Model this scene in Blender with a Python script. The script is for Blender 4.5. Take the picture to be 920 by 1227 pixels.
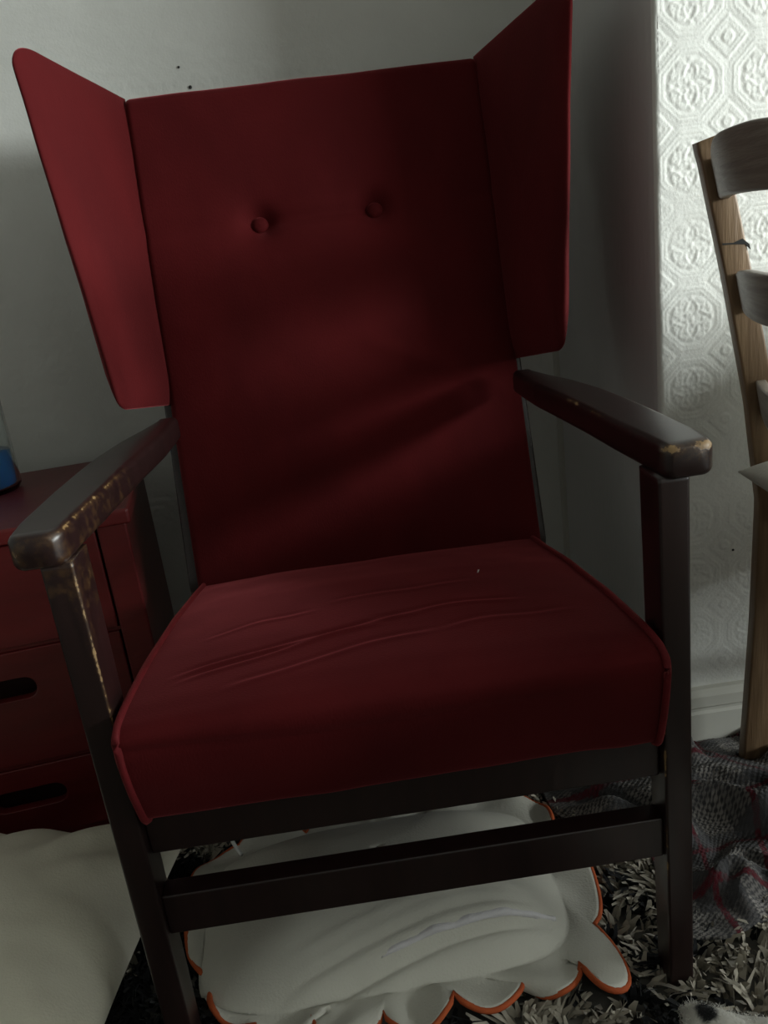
import bpy, math
import numpy as np
from mathutils import Matrix, Vector

for o in list(bpy.data.objects):
    bpy.data.objects.remove(o)
scene = bpy.context.scene
COL = scene.collection
rng = np.random.default_rng(7)
PI = math.pi

# ------------------------------------------------------------------ camera
CAM = (-0.0115, -0.6425, 0.7926)
YAW, PITCH, ROLL, FPX = 0.03809, 0.31800, -0.12886, 983.3
fw = Vector((math.sin(YAW) * math.cos(PITCH), math.cos(YAW) * math.cos(PITCH), -math.sin(PITCH)))
rt = Vector((math.cos(YAW), -math.sin(YAW), 0))
up = rt.cross(fw)
rt2 = rt * math.cos(ROLL) + up * math.sin(ROLL)
up2 = up * math.cos(ROLL) - rt * math.sin(ROLL)
cam_d = bpy.data.cameras.new('camera')
cam = bpy.data.objects.new('camera', cam_d)
COL.objects.link(cam)
M = Matrix((rt2, up2, -fw)).transposed().to_4x4()
M.translation = Vector(CAM)
cam.matrix_world = M
cam_d.sensor_fit = 'VERTICAL'
cam_d.sensor_height = 36.0
cam_d.lens = FPX / 1227 * 36.0
cam_d.clip_start = 0.02
scene.camera = cam

# ------------------------------------------------------------------ light, world, exposure
scene.view_settings.view_transform = 'Standard'
scene.view_settings.look = 'None'
scene.view_settings.exposure = 0.0
scene.view_settings.gamma = 1.0
scene.view_settings.use_curve_mapping = False
world = bpy.data.worlds.new('overcast_sky')
scene.world = world
world.use_nodes = True
world.node_tree.nodes['Background'].inputs[0].default_value = (0.86, 0.93, 1.0, 1)
world.node_tree.nodes['Background'].inputs[1].default_value = 1.0

WIN_X, WIN_Y0, WIN_Y1, WIN_Z0, WIN_Z1 = 3.2, -2.85, 0.25, 0.90, 1.66
ld = bpy.data.lights.new('window_daylight', 'AREA')
ld.shape = 'RECTANGLE'
ld.size = WIN_Z1 - WIN_Z0
ld.size_y = WIN_Y1 - WIN_Y0
ld.energy = 285
ld.color = (0.93, 1.0, 0.98)
lo = bpy.data.objects.new('window_daylight', ld)
COL.objects.link(lo)
lo.location = (WIN_X + 0.12, (WIN_Y0 + WIN_Y1) / 2, (WIN_Z0 + WIN_Z1) / 2)
lo.rotation_euler = (0, PI / 2, 0)

# ------------------------------------------------------------------ materials
def new_mat(name):
    m = bpy.data.materials.new(name)
    m.use_nodes = True
    nt = m.node_tree
    b = nt.nodes['Principled BSDF']
    return m, nt, b

def N(nt, kind, **kw):
    n = nt.nodes.new(kind)
    for k, v in kw.items():
        if k.startswith('i_'):
            key = k[2:]
            key = int(key) if key.isdigit() else key.replace('_', ' ')
            n.inputs[key].default_value = v
        else:
            setattr(n, k, v)
    return n

def ramp(nt, src, stops):
    r = nt.nodes.new('ShaderNodeValToRGB')
    els = r.color_ramp.elements
    while len(els) < len(stops):
        els.new(0.5)
    for e, (p, c) in zip(els, stops):
        e.position = p
        e.color = c if len(c) == 4 else (*c, 1)
    nt.links.new(src, r.inputs[0])
    return r

def noisy(name, c1, c2, scale=8, rough=0.6, bump=0.0, bscale=200, stretch=(1, 1, 1), spec=0.5, lo_=0.35, hi_=0.65, sheen=0.0, sheen_tint=None, detail=4, coat=0.0):
    m, nt, b = new_mat(name)
    tc = N(nt, 'ShaderNodeTexCoord')
    mp = N(nt, 'ShaderNodeMapping')
    mp.inputs['Scale'].default_value = stretch
    nt.links.new(tc.outputs['Object'], mp.inputs[0])
    nz = N(nt, 'ShaderNodeTexNoise', i_Scale=scale, i_Detail=detail)
    nt.links.new(mp.outputs[0], nz.inputs['Vector'])
    r = ramp(nt, nz.outputs[0], [(lo_, c1), (hi_, c2)])
    nt.links.new(r.outputs[0], b.inputs['Base Color'])
    b.inputs['Roughness'].default_value = rough
    b.inputs['Specular IOR Level'].default_value = spec
    if coat:
        b.inputs['Coat Weight'].default_value = coat
        b.inputs['Coat Roughness'].default_value = 0.25
    if sheen:
        b.inputs['Sheen Weight'].default_value = sheen
        b.inputs['Sheen Roughness'].default_value = 0.35
        b.inputs['Sheen Tint'].default_value = (*sheen_tint, 1)
    if bump:
        n2 = N(nt, 'ShaderNodeTexNoise', i_Scale=bscale, i_Detail=3)
        nt.links.new(mp.outputs[0], n2.inputs['Vector'])
        bp = N(nt, 'ShaderNodeBump', i_Strength=bump, i_Distance=0.002)
        nt.links.new(n2.outputs[0], bp.inputs['Height'])
        nt.links.new(bp.outputs[0], b.inputs['Normal'])
    return m

def attr_mat(name, attr, rough=0.8, sheen=0.0, spec=0.3, bump=0.0, bscale=600):
    m, nt, b = new_mat(name)
    a = N(nt, 'ShaderNodeAttribute', attribute_name=attr)
    nt.links.new(a.outputs['Color'], b.inputs['Base Color'])
    b.inputs['Roughness'].default_value = rough
    b.inputs['Specular IOR Level'].default_value = spec
    b.inputs['Sheen Weight'].default_value = sheen
    if bump:
        tc = N(nt, 'ShaderNodeTexCoord')
        n2 = N(nt, 'ShaderNodeTexNoise', i_Scale=bscale, i_Detail=3)
        nt.links.new(tc.outputs['Object'], n2.inputs['Vector'])
        bp = N(nt, 'ShaderNodeBump', i_Strength=bump, i_Distance=0.002)
        nt.links.new(n2.outputs[0], bp.inputs['Height'])
        nt.links.new(bp.outputs[0], b.inputs['Normal'])
    return m

MAT = {}
MAT['wall'] = noisy('embossed_white_paint', (0.69, 0.69, 0.65), (0.77, 0.77, 0.73), 5, 0.55, 0.25, 260, spec=0.4)
MAT['plaster'] = noisy('smooth_painted_plaster', (0.58, 0.57, 0.56), (0.66, 0.65, 0.64), 4, 0.6, 0.35, 120, stretch=(1, 1, 0.3))
MAT['ceiling'] = noisy('ceiling_darkened', (0.30, 0.30, 0.28), (0.34, 0.34, 0.32), 3, 0.8)  # unseen ceiling, set dark grey to cut the bounced light
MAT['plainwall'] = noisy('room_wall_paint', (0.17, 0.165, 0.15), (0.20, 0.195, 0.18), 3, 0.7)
MAT['floor'] = noisy('dark_floor', (0.05, 0.035, 0.025), (0.09, 0.06, 0.04), 3, 0.5, stretch=(1, 12, 1))
MAT['gloss_white'] = noisy('gloss_white_woodwork', (0.55, 0.54, 0.48), (0.6, 0.59, 0.53), 6, 0.35)
MAT['velvet'] = noisy('red_velvet', (0.064, 0.0044, 0.0053), (0.082, 0.0058, 0.0068), 9, 0.85, 0.18, 520, stretch=(1, 1, 0.45), spec=0.12, sheen=0.36, sheen_tint=(1.0, 0.20, 0.22))
MAT['piping'] = noisy('red_piping', (0.095, 0.006, 0.008), (0.12, 0.0075, 0.010), 40, 0.75, 0.2, 500, spec=0.2, sheen=0.3, sheen_tint=(1, .2, .2))
MAT['chest'] = noisy('red_painted_wood', (0.085, 0.007, 0.007), (0.108, 0.0085, 0.0085), 7, 0.42, 0.12, 60, stretch=(1, 1, 6))
MAT['chest_in'] = noisy('bare_inside', (0.03, 0.006, 0.005), (0.045, 0.009, 0.007), 7, 0.8)
MAT['pine'] = noisy('pine_wood', (0.15, 0.088, 0.044), (0.25, 0.16, 0.088), 16, 0.5, 0.25, 90, stretch=(5, 5, 0.35))
MAT['pine_grey'] = noisy('pine_slat_wood', (0.20, 0.165, 0.14), (0.30, 0.26, 0.22), 22, 0.42, 0.3, 90, stretch=(4, 0.4, 9))
MAT['white_cotton'] = noisy('white_cotton', (0.47, 0.455, 0.40), (0.56, 0.545, 0.48), 5, 0.85, 0.35, 380, spec=0.2, sheen=0.1, sheen_tint=(1, 1, 1))
MAT['cream_cotton'] = noisy('cream_cotton', (0.60, 0.57, 0.46), (0.68, 0.65, 0.54), 5, 0.85, 0.35, 380, spec=0.2, sheen=0.1, sheen_tint=(1, 1, .9))
MAT['zip'] = noisy('zip_tape', (0.56, 0.54, 0.55), (0.64, 0.62, 0.63), 30, 0.6, 0.4, 500)
MAT['orange'] = noisy('orange_binding', (0.36, 0.07, 0.022), (0.44, 0.095, 0.03), 30, 0.75, 0.3, 600, spec=0.2)
MAT['plug'] = noisy('white_plastic', (0.7, 0.7, 0.68), (0.75, 0.75, 0.73), 6, 0.4)
MAT['iron'] = noisy('dark_iron', (0.012, 0.011, 0.010), (0.02, 0.02, 0.018), 30, 0.6)
MAT['fluff'] = attr_mat('lint', 'tone', 0.9)
MAT['backing'] = noisy('rug_backing', (0.05, 0.045, 0.04), (0.16, 0.15, 0.13), 12, 0.95)
MAT['pile'] = attr_mat('rug_pile', 'tone', 0.9, 0.1, 0.15)
MAT['blanket'] = attr_mat('tartan_wool', 'tone', 0.95, 0.15, 0.1, 0.5, 700)
MAT['plush'] = attr_mat('spotted_plush', 'tone', 0.95, 0.2, 0.1)

def wood_mat():
    # dark stained wood with chipped varnish; the float attribute "wear" says where hands rubbed it
    m, nt, b = new_mat('dark_stained_wood')
    L = nt.links
    tc = N(nt, 'ShaderNodeTexCoord')
    at_ = N(nt, 'ShaderNodeAttribute', attribute_name='wear')
    n1 = N(nt, 'ShaderNodeTexNoise', i_Scale=70.0, i_Detail=6.0, i_Roughness=0.7)
    L.new(tc.outputs['Object'], n1.inputs['Vector'])
    add = N(nt, 'ShaderNodeMath', operation='ADD')
    L.new(at_.outputs['Fac'], add.inputs[0]); L.new(n1.outputs[0], add.inputs[1])
    mask = ramp(nt, add.outputs[0], [(0.93, (0, 0, 0)), (0.985, (1, 1, 1))])
    half = ramp(nt, add.outputs[0], [(0.74, (0, 0, 0)), (0.95, (1, 1, 1))])
    mpn = N(nt, 'ShaderNodeMapping'); mpn.inputs['Scale'].default_value = (30, 30, 3)
    L.new(tc.outputs['Object'], mpn.inputs[0])
    n2 = N(nt, 'ShaderNodeTexNoise', i_Scale=3.0, i_Detail=5.0)
    L.new(mpn.outputs[0], n2.inputs['Vector'])
    stain = ramp(nt, n2.outputs[0], [(0.3, (0.0105, 0.0045, 0.0042)), (0.7, (0.019, 0.008, 0.0075))])
    bare = ramp(nt, n2.outputs[0], [(0.3, (0.20, 0.115, 0.042)), (0.7, (0.34, 0.22, 0.10))])
    m0 = N(nt, 'ShaderNodeMix', data_type='RGBA'); L.new(half.outputs[0], m0.inputs[0])
    L.new(stain.outputs[0], m0.inputs[6]); m0.inputs[7].default_value = (0.055, 0.027, 0.011, 1)
    m1 = N(nt, 'ShaderNodeMix', data_type='RGBA'); L.new(mask.outputs[0], m1.inputs[0])
    L.new(m0.outputs[2], m1.inputs[6]); L.new(bare.outputs[0], m1.inputs[7])
    L.new(m1.outputs[2], b.inputs['Base Color'])
    b.inputs['Coat Weight'].default_value = 0.2; b.inputs['Coat Roughness'].default_value = 0.3
    rr = N(nt, 'ShaderNodeMapRange', i_3=0.36, i_4=0.6); L.new(mask.outputs[0], rr.inputs[0]); L.new(rr.outputs[0], b.inputs['Roughness'])
    bp = N(nt, 'ShaderNodeBump', i_Strength=0.25, i_Distance=0.001)
    inv = N(nt, 'ShaderNodeMath', operation='SUBTRACT'); inv.inputs[0].default_value = 1.0; L.new(mask.outputs[0], inv.inputs[1])
    L.new(inv.outputs[0], bp.inputs['Height']); L.new(bp.outputs[0], b.inputs['Normal'])
    return m
MAT['wood'] = wood_mat()

def glass_mat(name, color, rough=0.02, trans=1.0):
    m, nt, b = new_mat(name)
    nz = N(nt, 'ShaderNodeTexNoise', i_Scale=6.0)
    r = ramp(nt, nz.outputs[0], [(0.3, color), (0.7, tuple(min(1, c * 1.05) for c in color))])
    nt.links.new(r.outputs[0], b.inputs['Base Color'])
    b.inputs['Transmission Weight'].default_value = trans
    b.inputs['Roughness'].default_value = rough
    b.inputs['IOR'].default_value = 1.45
    return m
MAT['glass'] = glass_mat('clear_glass', (0.88, 0.92, 0.92))
MAT['blue'] = glass_mat('blue_liquid', (0.05, 0.22, 0.55), 0.1, 0.35)

# ------------------------------------------------------------------ mesh helpers
def mesh_np(name, v, f, mat=None, parent=None, smooth=True, attrs=None, fcol=None):
    me = bpy.data.meshes.new(name)
    v = np.asarray(v, dtype=np.float32)
    if isinstance(f, np.ndarray):
        k = f.shape[1]
        me.vertices.add(len(v)); me.vertices.foreach_set('co', v.ravel())
        me.loops.add(f.size); me.loops.foreach_set('vertex_index', f.astype(np.int32).ravel())
        me.polygons.add(len(f))
        me.polygons.foreach_set('loop_start', np.arange(0, f.size, k, dtype=np.int32))
        me.update(calc_edges=True)
    else:
        me.from_pydata([tuple(map(float, p)) for p in v], [], [tuple(map(int, q)) for q in f])
        me.update()
    me.validate()
    if smooth:
        me.polygons.foreach_set('use_smooth', np.ones(len(me.polygons), dtype=bool))
    for an, val in (attrs or {}).items():
        a = me.attributes.new(an, 'FLOAT', 'POINT'); a.data.foreach_set('value', np.asarray(val, np.float32))
    for an, val in (fcol or {}).items():
        a = me.attributes.new(an, 'FLOAT_COLOR', 'POINT')
        c = np.ones((len(v), 4), np.float32); c[:, :3] = val
        a.data.foreach_set('color', c.ravel())
    if mat: me.materials.append(MAT[mat])
    o = bpy.data.objects.new(name, me)
    COL.objects.link(o)
    if parent is not None: o.parent = parent
    return o

def fix_normals(o):
    import bmesh
    bm = bmesh.new(); bm.from_mesh(o.data)
    bmesh.ops.recalc_face_normals(bm, faces=bm.faces)
    bm.to_mesh(o.data); bm.free()
    return o

def grid_faces(nu, nv, off=0, wrap_u=False):
    i = np.arange(nu if wrap_u else nu - 1)
    j = np.arange(nv - 1)
    I, J = np.meshgrid(i, j, indexing='ij')
    I2 = (I + 1) % nu
    return np.stack([I * nv + J, I2 * nv + J, I2 * nv + J + 1, I * nv + J + 1], -1).reshape(-1, 4) + off

def tag(o, label=None, cat=None, group=None, kind=None):
    if label: o['label'] = label
    if cat: o['category'] = cat
    if group: o['group'] = group
    if kind: o['kind'] = kind
    return o

def thing(name, label, cat, loc=(0, 0, 0), rz=0.0, group=None):
    o = bpy.data.objects.new(name, None)
    o.empty_display_size = 0.05
    COL.objects.link(o)
    o.location = loc; o.rotation_euler = (0, 0, rz)
    return tag(o, label, cat, group)

def bevel(o, w=0.004, seg=3):
    md = o.modifiers.new('bevel', 'BEVEL'); md.width = w; md.segments = seg
    md.limit_method = 'ANGLE'; md.angle_limit = math.radians(35); md.harden_normals = False
    return o

def box(name, lo3, hi3, mat, parent=None, bev=0.003, smooth=False):
    x0, y0, z0 = lo3; x1, y1, z1 = hi3
    v = [(x0, y0, z0), (x1, y0, z0), (x1, y1, z0), (x0, y1, z0), (x0, y0, z1), (x1, y0, z1), (x1, y1, z1), (x0, y1, z1)]
    f = [(0, 3, 2, 1), (4, 5, 6, 7), (0, 1, 5, 4), (1, 2, 6, 5), (2, 3, 7, 6), (3, 0, 4, 7)]
    o = mesh_np(name, v, f, mat, parent, smooth)
    if bev: bevel(o, bev)
    return o

def rrect(hw, hd, r, n=5):
    # rounded rectangle outline, counter clockwise
    pts = []
    for cx, cy, a0 in ((hw - r, hd - r, 0), (-hw + r, hd - r, 90), (-hw + r, -hd + r, 180), (hw - r, -hd + r, 270)):
        for k in range(n):
            a = math.radians(a0 + 90 * k / (n - 1))
            pts.append((cx + r * math.cos(a), cy + r * math.sin(a)))
    return np.array(pts)

def loft(name, rings, mat, parent=None, attrs_fn=None, smooth=True):
    # rings: list of (n,3) closed outlines; capped
    rings = np.asarray(rings); m, n, _ = rings.shape
    v = rings.reshape(-1, 3)
    f = [tuple(q) for q in
         np.stack([(np.add.outer(np.arange(m - 1) * n, np.arange(n))),
                   (np.add.outer(np.arange(m - 1) * n, (np.arange(n) + 1) % n)),
                   (np.add.outer(np.arange(1, m) * n, (np.arange(n) + 1) % n)),
                   (np.add.outer(np.arange(1, m) * n, np.arange(n)))], -1).reshape(-1, 4)]
    f.append(tuple(range(n - 1, -1, -1))); f.append(tuple((m - 1) * n + np.arange(n)))
    at_ = {'wear': attrs_fn(v)} if attrs_fn else None
    o = mesh_np(name, v, f, mat, parent, smooth, at_)
    fix_normals(o)
    return o

def tube(name, pts, r, mat, parent=None, n=8, closed=False):
    P = np.asarray(pts, float); m = len(P)
    T = np.roll(P, -1, 0) - np.roll(P, 1, 0) if closed else np.gradient(P, axis=0)
    T /= np.linalg.norm(T, axis=1, keepdims=True) + 1e-12
    ref = np.array([0, 0, 1.0])
    A = np.cross(T, ref); bad = np.linalg.norm(A, axis=1) < 1e-3
    A[bad] = np.cross(T[bad], [1.0, 0, 0]); A /= np.linalg.norm(A, axis=1, keepdims=True)
    B = np.cross(T, A)
    a = np.arange(n) * 2 * PI / n
    rr = np.broadcast_to(np.asarray(r, float), (m,))
    V = P[:, None] + rr[:, None, None] * (np.cos(a)[None, :, None] * A[:, None] + np.sin(a)[None, :, None] * B[:, None])
    v = V.reshape(-1, 3)
    mm = m if closed else m - 1
    f = []
    for i in range(mm):
        i2 = (i + 1) % m
        for k in range(n):
            k2 = (k + 1) % n
            f.append((i * n + k, i * n + k2, i2 * n + k2, i2 * n + k))
    if not closed:
        f.append(tuple(range(n))); f.append(tuple((m - 1) * n + np.arange(n)[::-1]))
    return fix_normals(mesh_np(name, v, f, mat, parent))

def lathe(name, prof, mat, parent=None, n=40, c=(0, 0, 0)):
    a = np.arange(n) * 2 * PI / n
    pr = np.array(prof)
    V = np.stack([pr[None, :, 0] * np.cos(a)[:, None] + c[0], pr[None, :, 0] * np.sin(a)[:, None] + c[1], np.broadcast_to(pr[None, :, 1] + c[2], (n, len(pr)))], -1)
    return fix_normals(mesh_np(name, V.reshape(-1, 3), grid_faces(n, len(pr), 0, True), mat, parent))

# smooth value noise (numpy)
_tab = rng.random((256, 256))
def vnoise(x, y):
    x = np.asarray(x, float); y = np.asarray(y, float)
    xi = np.floor(x).astype(int); yi = np.floor(y).astype(int)
    fx = x - xi; fy = y - yi
    fx = fx * fx * (3 - 2 * fx); fy = fy * fy * (3 - 2 * fy)
    g = lambda a, b: _tab[a & 255, b & 255]
    return (g(xi, yi) * (1 - fx) + g(xi + 1, yi) * fx) * (1 - fy) + (g(xi, yi + 1) * (1 - fx) + g(xi + 1, yi + 1) * fx) * fy
def fbm(x, y, o=4):
    s = 0; a = 0.5; t = 0
    for k in range(o):
        s = s + a * vnoise(x * 2 ** k + 17.3 * k, y * 2 ** k + 5.1 * k); t += a; a *= 0.5
    return s / t
sm = lambda a, b, x: np.clip((x - a) / (b - a), 0, 1) ** 2 * (3 - 2 * np.clip((x - a) / (b - a), 0, 1))
G = lambda d, w: np.exp(-(d / w) ** 2)

# ------------------------------------------------------------------ room shell
BRY, BKY, RTX = 0.40, 0.88, 0.407      # chimney breast face, alcove back wall, return face
CEIL, LWX, FWY = 2.35, -1.7, -3.4

def emboss(u, v, p=0.0908):
    # truncated-square (octagon + diamond) wallpaper relief, 0..1
    x = (u / p) - np.floor(u / p) - 0.5
    y = (v / p) - np.floor(v / p) - 0.5
    ax, ay = np.abs(x), np.abs(y)
    m8 = np.maximum(np.maximum(ax, ay), (ax + ay) * 0.735)
    h = 0.85 * G(m8 - 0.425, .016) + 0.75 * G(m8 - 0.365, .014) + 0.5 * G(m8 - 0.475, .012) + .35 * G(m8 - .395, .008)
    r = np.hypot(x, y); th = np.arctan2(y, x)
    ins = sm(.345, .32, m8)
    petals = G(r - (0.185 + .075 * np.cos(4 * th) + .02 * np.cos(12 * th)), .018) + .5 * G(r - .285 - .02 * np.cos(8 * th), .012) + .8 * G(r - (0.12 + .05 * np.cos(8 * th + .6)), .016)
    scroll = .8 * G(np.hypot(ax - .21, ay - .12) - .055, .016) + .8 * G(np.hypot(ax - .12, ay - .22) - .05, .016)
    dots = G(np.hypot(ax - .21, ay - .12), .022) + G(np.hypot(ax - .12, ay - .22), .02) + 1.1 * G(r, .035)
    h = h + ins * np.minimum(petals + scroll + dots, 1.1)
    dx, dy = .5 - ax, .5 - ay
    m4 = dx + dy
    h = h + .9 * G(m4 - .235, .014) + .75 * G(m4 - .175, .014) + sm(.14, .12, m4) * (G(np.hypot(dx, dy) - .055, .018) + G(np.hypot(dx, dy), .022))
    return np.clip(h, 0, 1.15)

def wall_patch(axis, fixed, a0, a1, z0, z1, step, hfun):
    na = max(2, int(round((a1 - a0) / step)) + 1); nz = max(2, int(round((z1 - z0) / step)) + 1)
    A, Z = np.meshgrid(np.linspace(a0, a1, na), np.linspace(z0, z1, nz), indexing='ij')
    h = hfun(A, Z) if hfun else np.zeros_like(A)
    V = np.stack([A, fixed - h, Z], -1) if axis == 'y' else np.stack([fixed - h, A, Z], -1)
    return V.reshape(-1, 3), grid_faces(na, nz)

def patches(name, plist, mat):
    vs, fs, off = [], [], 0
    for p in plist:
        v, f = wall_patch(*p); vs.append(v); fs.append(f + off); off += len(v)
    return tag(mesh_np(name, np.concatenate(vs), np.concatenate(fs), mat), kind='structure')

def edge0(d, w=.004): return sm(0, w, d)
def h_breast(A, Z):
    w = .0014 + .0008 * (fbm(A * 6, Z * 6) - .5)
    wear = sm(.25, .5, fbm(A * 9 + 3, Z * 9, 3)) * .6 + .4
    low = 1 - .45 * sm(.62, .45, Z)
    e = edge0(A - RTX, .008) * edge0(1.0 - A, .02) * edge0(1.5 - Z, .02)
    h = emboss(A - .4055, Z - .8758) * w * wear * low + .0006 * (fbm(A * 70, Z * 70, 3) - .5) + .002 * (fbm(A * 5, Z * 4, 2) - .5)
    r = .006
    round_ = -(r - np.sqrt(np.maximum(r * r - np.clip(r - (A - RTX), 0, r) ** 2, 0)))
    return h * e + round_
def h_back(A, Z):
    fade = sm(.40, .60, fbm(A * 4 + 8, Z * 4 + 2, 3)) * .75 + .25
    top = sm(1.12, .92, Z) * .8 + .2
    e = edge0(RTX - A, .01) * edge0(A + .9, .02) * edge0(1.5 - Z, .02) * edge0(Z - .1, .02)
    h = emboss(A + .02, Z + .03, .104) * .0022 * fade * top
    h = h + .0012 * (fbm(A * 22, Z * 75, 4) - .5) + .003 * (fbm(A * 4, Z * 4, 2) - .5)
    return h * e

patches('wall_back', [('y', BKY, -.9, RTX, .10, 1.5, .0032, h_back), ('y', BKY, LWX, -.9, .10, 1.5, 9, None),
                      ('y', BKY, LWX, RTX, 1.5, CEIL, 9, None), ('y', BKY, LWX, RTX, 0, .10, 9, None)], 'wall')
patches('wall_chimney_breast', [('y', BRY, RTX, 1.0, .10, 1.5, .0019, h_breast), ('y', BRY, 1.0, 1.75, .10, 1.5, 9, None),
                                ('y', BRY, RTX + .006, 1.75, 1.5, CEIL, 9, None), ('y', BRY, RTX + .006, 1.75, 0, .10, 9, None)], 'wall')
def h_ret(A, Z):
    r = .006
    d = A - BRY
    return .002 * (fbm(A * 8 + 4, Z * 3, 3) - .5) * edge0(BKY - A, .02) * edge0(d, .02) - (r - np.sqrt(np.maximum(r * r - np.clip(r - d, 0, r) ** 2, 0)))
patches('wall_chimney_return', [('x', RTX, BRY, BKY, 0, CEIL, .012, h_ret)], 'plaster')
patches('wall_chimney_far_return', [('x', 1.75, BRY, BKY, 0, CEIL, 9, None)], 'plaster')
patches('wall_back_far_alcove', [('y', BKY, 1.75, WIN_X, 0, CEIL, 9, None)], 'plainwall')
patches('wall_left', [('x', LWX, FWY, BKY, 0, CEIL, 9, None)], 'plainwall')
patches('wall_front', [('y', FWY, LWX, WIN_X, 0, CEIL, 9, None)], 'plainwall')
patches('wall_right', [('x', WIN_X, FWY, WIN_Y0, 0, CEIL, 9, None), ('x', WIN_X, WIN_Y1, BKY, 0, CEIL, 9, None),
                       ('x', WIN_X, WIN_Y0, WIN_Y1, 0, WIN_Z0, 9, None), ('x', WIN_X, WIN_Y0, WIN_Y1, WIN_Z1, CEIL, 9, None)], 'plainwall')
def slab(name, z, mat, th):
    o = box(name, (LWX, FWY, min(z, z + th)), (WIN_X, BKY, max(z, z + th)), mat, None, 0)
    return tag(o, kind='structure')
slab('floor', 0, 'floor', -.1)
slab('ceiling', CEIL, 'ceiling', .1)

# window on the right hand wall: frame, two mullions, transom, sill
win = tag(thing('window_1', None, None, (WIN_X, 0, 0)), kind='structure')
win['label'] = 'white painted window lighting the room'
fy0, fy1 = WIN_Y0, WIN_Y1
for nm, a, b in (('frame_stile', (0, fy0, WIN_Z0), (.06, fy0 + .04, WIN_Z1)), ('frame_stile', (0, fy1 - .04, WIN_Z0), (.06, fy1, WIN_Z1)),
                 ('frame_rail', (0, fy0 + .04, WIN_Z0), (.06, fy1 - .04, WIN_Z0 + .04)), ('frame_rail', (0, fy0 + .04, WIN_Z1 - .04), (.06, fy1 - .04, WIN_Z1)),
                 ('mullion', (.01, (fy0 + fy1) / 2 - .02, WIN_Z0 + .04), (.05, (fy0 + fy1) / 2 + .02, WIN_Z1 - .04)),
                 ('window_sill', (-.12, fy0 - .05, WIN_Z0 - .03), (0, fy1 + .05, WIN_Z0))):
    box(nm, a, b, 'gloss_white', win, .003)

# skirting boards
def skirting(name, pts, h=.11):
    # pts: (start xy, end xy, outward normal)
    (x0, y0), (x1, y1), (nx, ny) = pts
    prof = [(0, 0), (.016, 0), (.016, h - .038), (.013, h - .034), (.013, h - .030), (.016, h - .026), (.015, h - .010), (.009, h), (0, h)]
    rings = [[(x + nx * d, y + ny * d, z) for d, z in prof] for x, y in ((x0, y0), (x1, y1))]
    o = loft(name, rings, 'gloss_white', None, None, False)
    return tag(o, kind='structure')
skirting('baseboard_chimney_breast', ((RTX - .016, BRY), (1.75, BRY), (0, -1)))
skirting('baseboard_back', ((LWX, BKY), (RTX, BKY), (0, -1)))
o = loft('trim_1', [[(RTX - .010, BKY, z), (RTX - .010, BKY - .006, z), (RTX - .006, BKY - .010, z), (RTX, BKY - .010, z), (RTX, BKY, z)] for z in (.11, CEIL)], 'gloss_white', None, None, False)
tag(o, kind='structure')

# small nail heads left in the wall
def nail(x, z, y, r, label, group=None):
    prof = [(0, -.002), (r, -.002), (r * 1.1, -.001), (r * .5, 0), (r * .45, .012), (0, .012)]
    o = lathe('wall_nail', prof, 'iron', None, 10)
    o.rotation_euler = (-PI / 2, 0, 0); o.location = (x, y, z)
    tag(o, label, 'nail', group)
nail(-.180, 1.068, BKY - .001, .0026, 'tiny dark nail head in pale wall just above red backrest')
nail(-.193, 1.099, BKY - .001, .0018, 'tiny nail head, the upper of two close together above armchair')
nail(.508, .322, BRY - .001, .0016, 'tiny dark nail head low on embossed wall beside wooden dining chair')

# ------------------------------------------------------------------ armchair
chair = thing('armchair', 'dark red velvet wing armchair with worn dark wooden arms and legs', 'armchair', (0, 0, 0))

# --- seat cushion: profile swept across x
def seat_surface(u, s):
    """u in [-1,1] across, s in [0,1] along: back top -> front top -> front bottom"""
    key_s = np.array([0, .15, .35, .55, .70, .76, .795, .83, .87, .92, .965, 1.0])
    key_y = np.array([.475, .40, .27, .12, .015, -.018, -.030, -.033, -.030, -.020, -.007, .012])
    key_z = np.array([.360, .376, .400, .421, .4315, .431, .424, .411, .392, .355, .318, .310])
    y = np.interp(s, key_s, key_y); z = np.interp(s, key_s, key_z)
    return y, z
nu, ns = 180, 260
uu = np.sin(np.linspace(-PI / 2, PI / 2, nu)) * .35 + np.linspace(-1, 1, nu) * .65
ss = np.linspace(0, 1, ns)
Y1, Z1 = seat_surface(0, ss)
for _ in range(14):
    Y1[1:-1] = (Y1[:-2] + 2 * Y1[1:-1] + Y1[2:]) / 4; Z1[1:-1] = (Z1[:-2] + 2 * Z1[1:-1] + Z1[2:]) / 4
TY, TZ = np.gradient(Y1), np.gradient(Z1); tl = np.hypot(TY, TZ); NY, NZ = TZ / tl, -TY / tl   # outward (up / front)
U, S = np.meshgrid(uu, ss, indexing='ij')
hw = .243 + .003 * S
X = U * hw
dome = .016 * (1 - np.abs(U) ** 2.4) * np.sin(np.clip(S / .85, 0, 1) * PI) ** .7 - .004
dedge = (1 - np.abs(U)) * hw
rr_ = .010
dome = dome - (rr_ - np.sqrt(np.maximum(rr_ ** 2 - np.clip(rr_ - dedge, 0, rr_) ** 2, 0)))
Yb = np.broadcast_to(Y1, X.shape); Zb = np.broadcast_to(Z1, X.shape)
wr = np.zeros_like(X)
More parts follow.
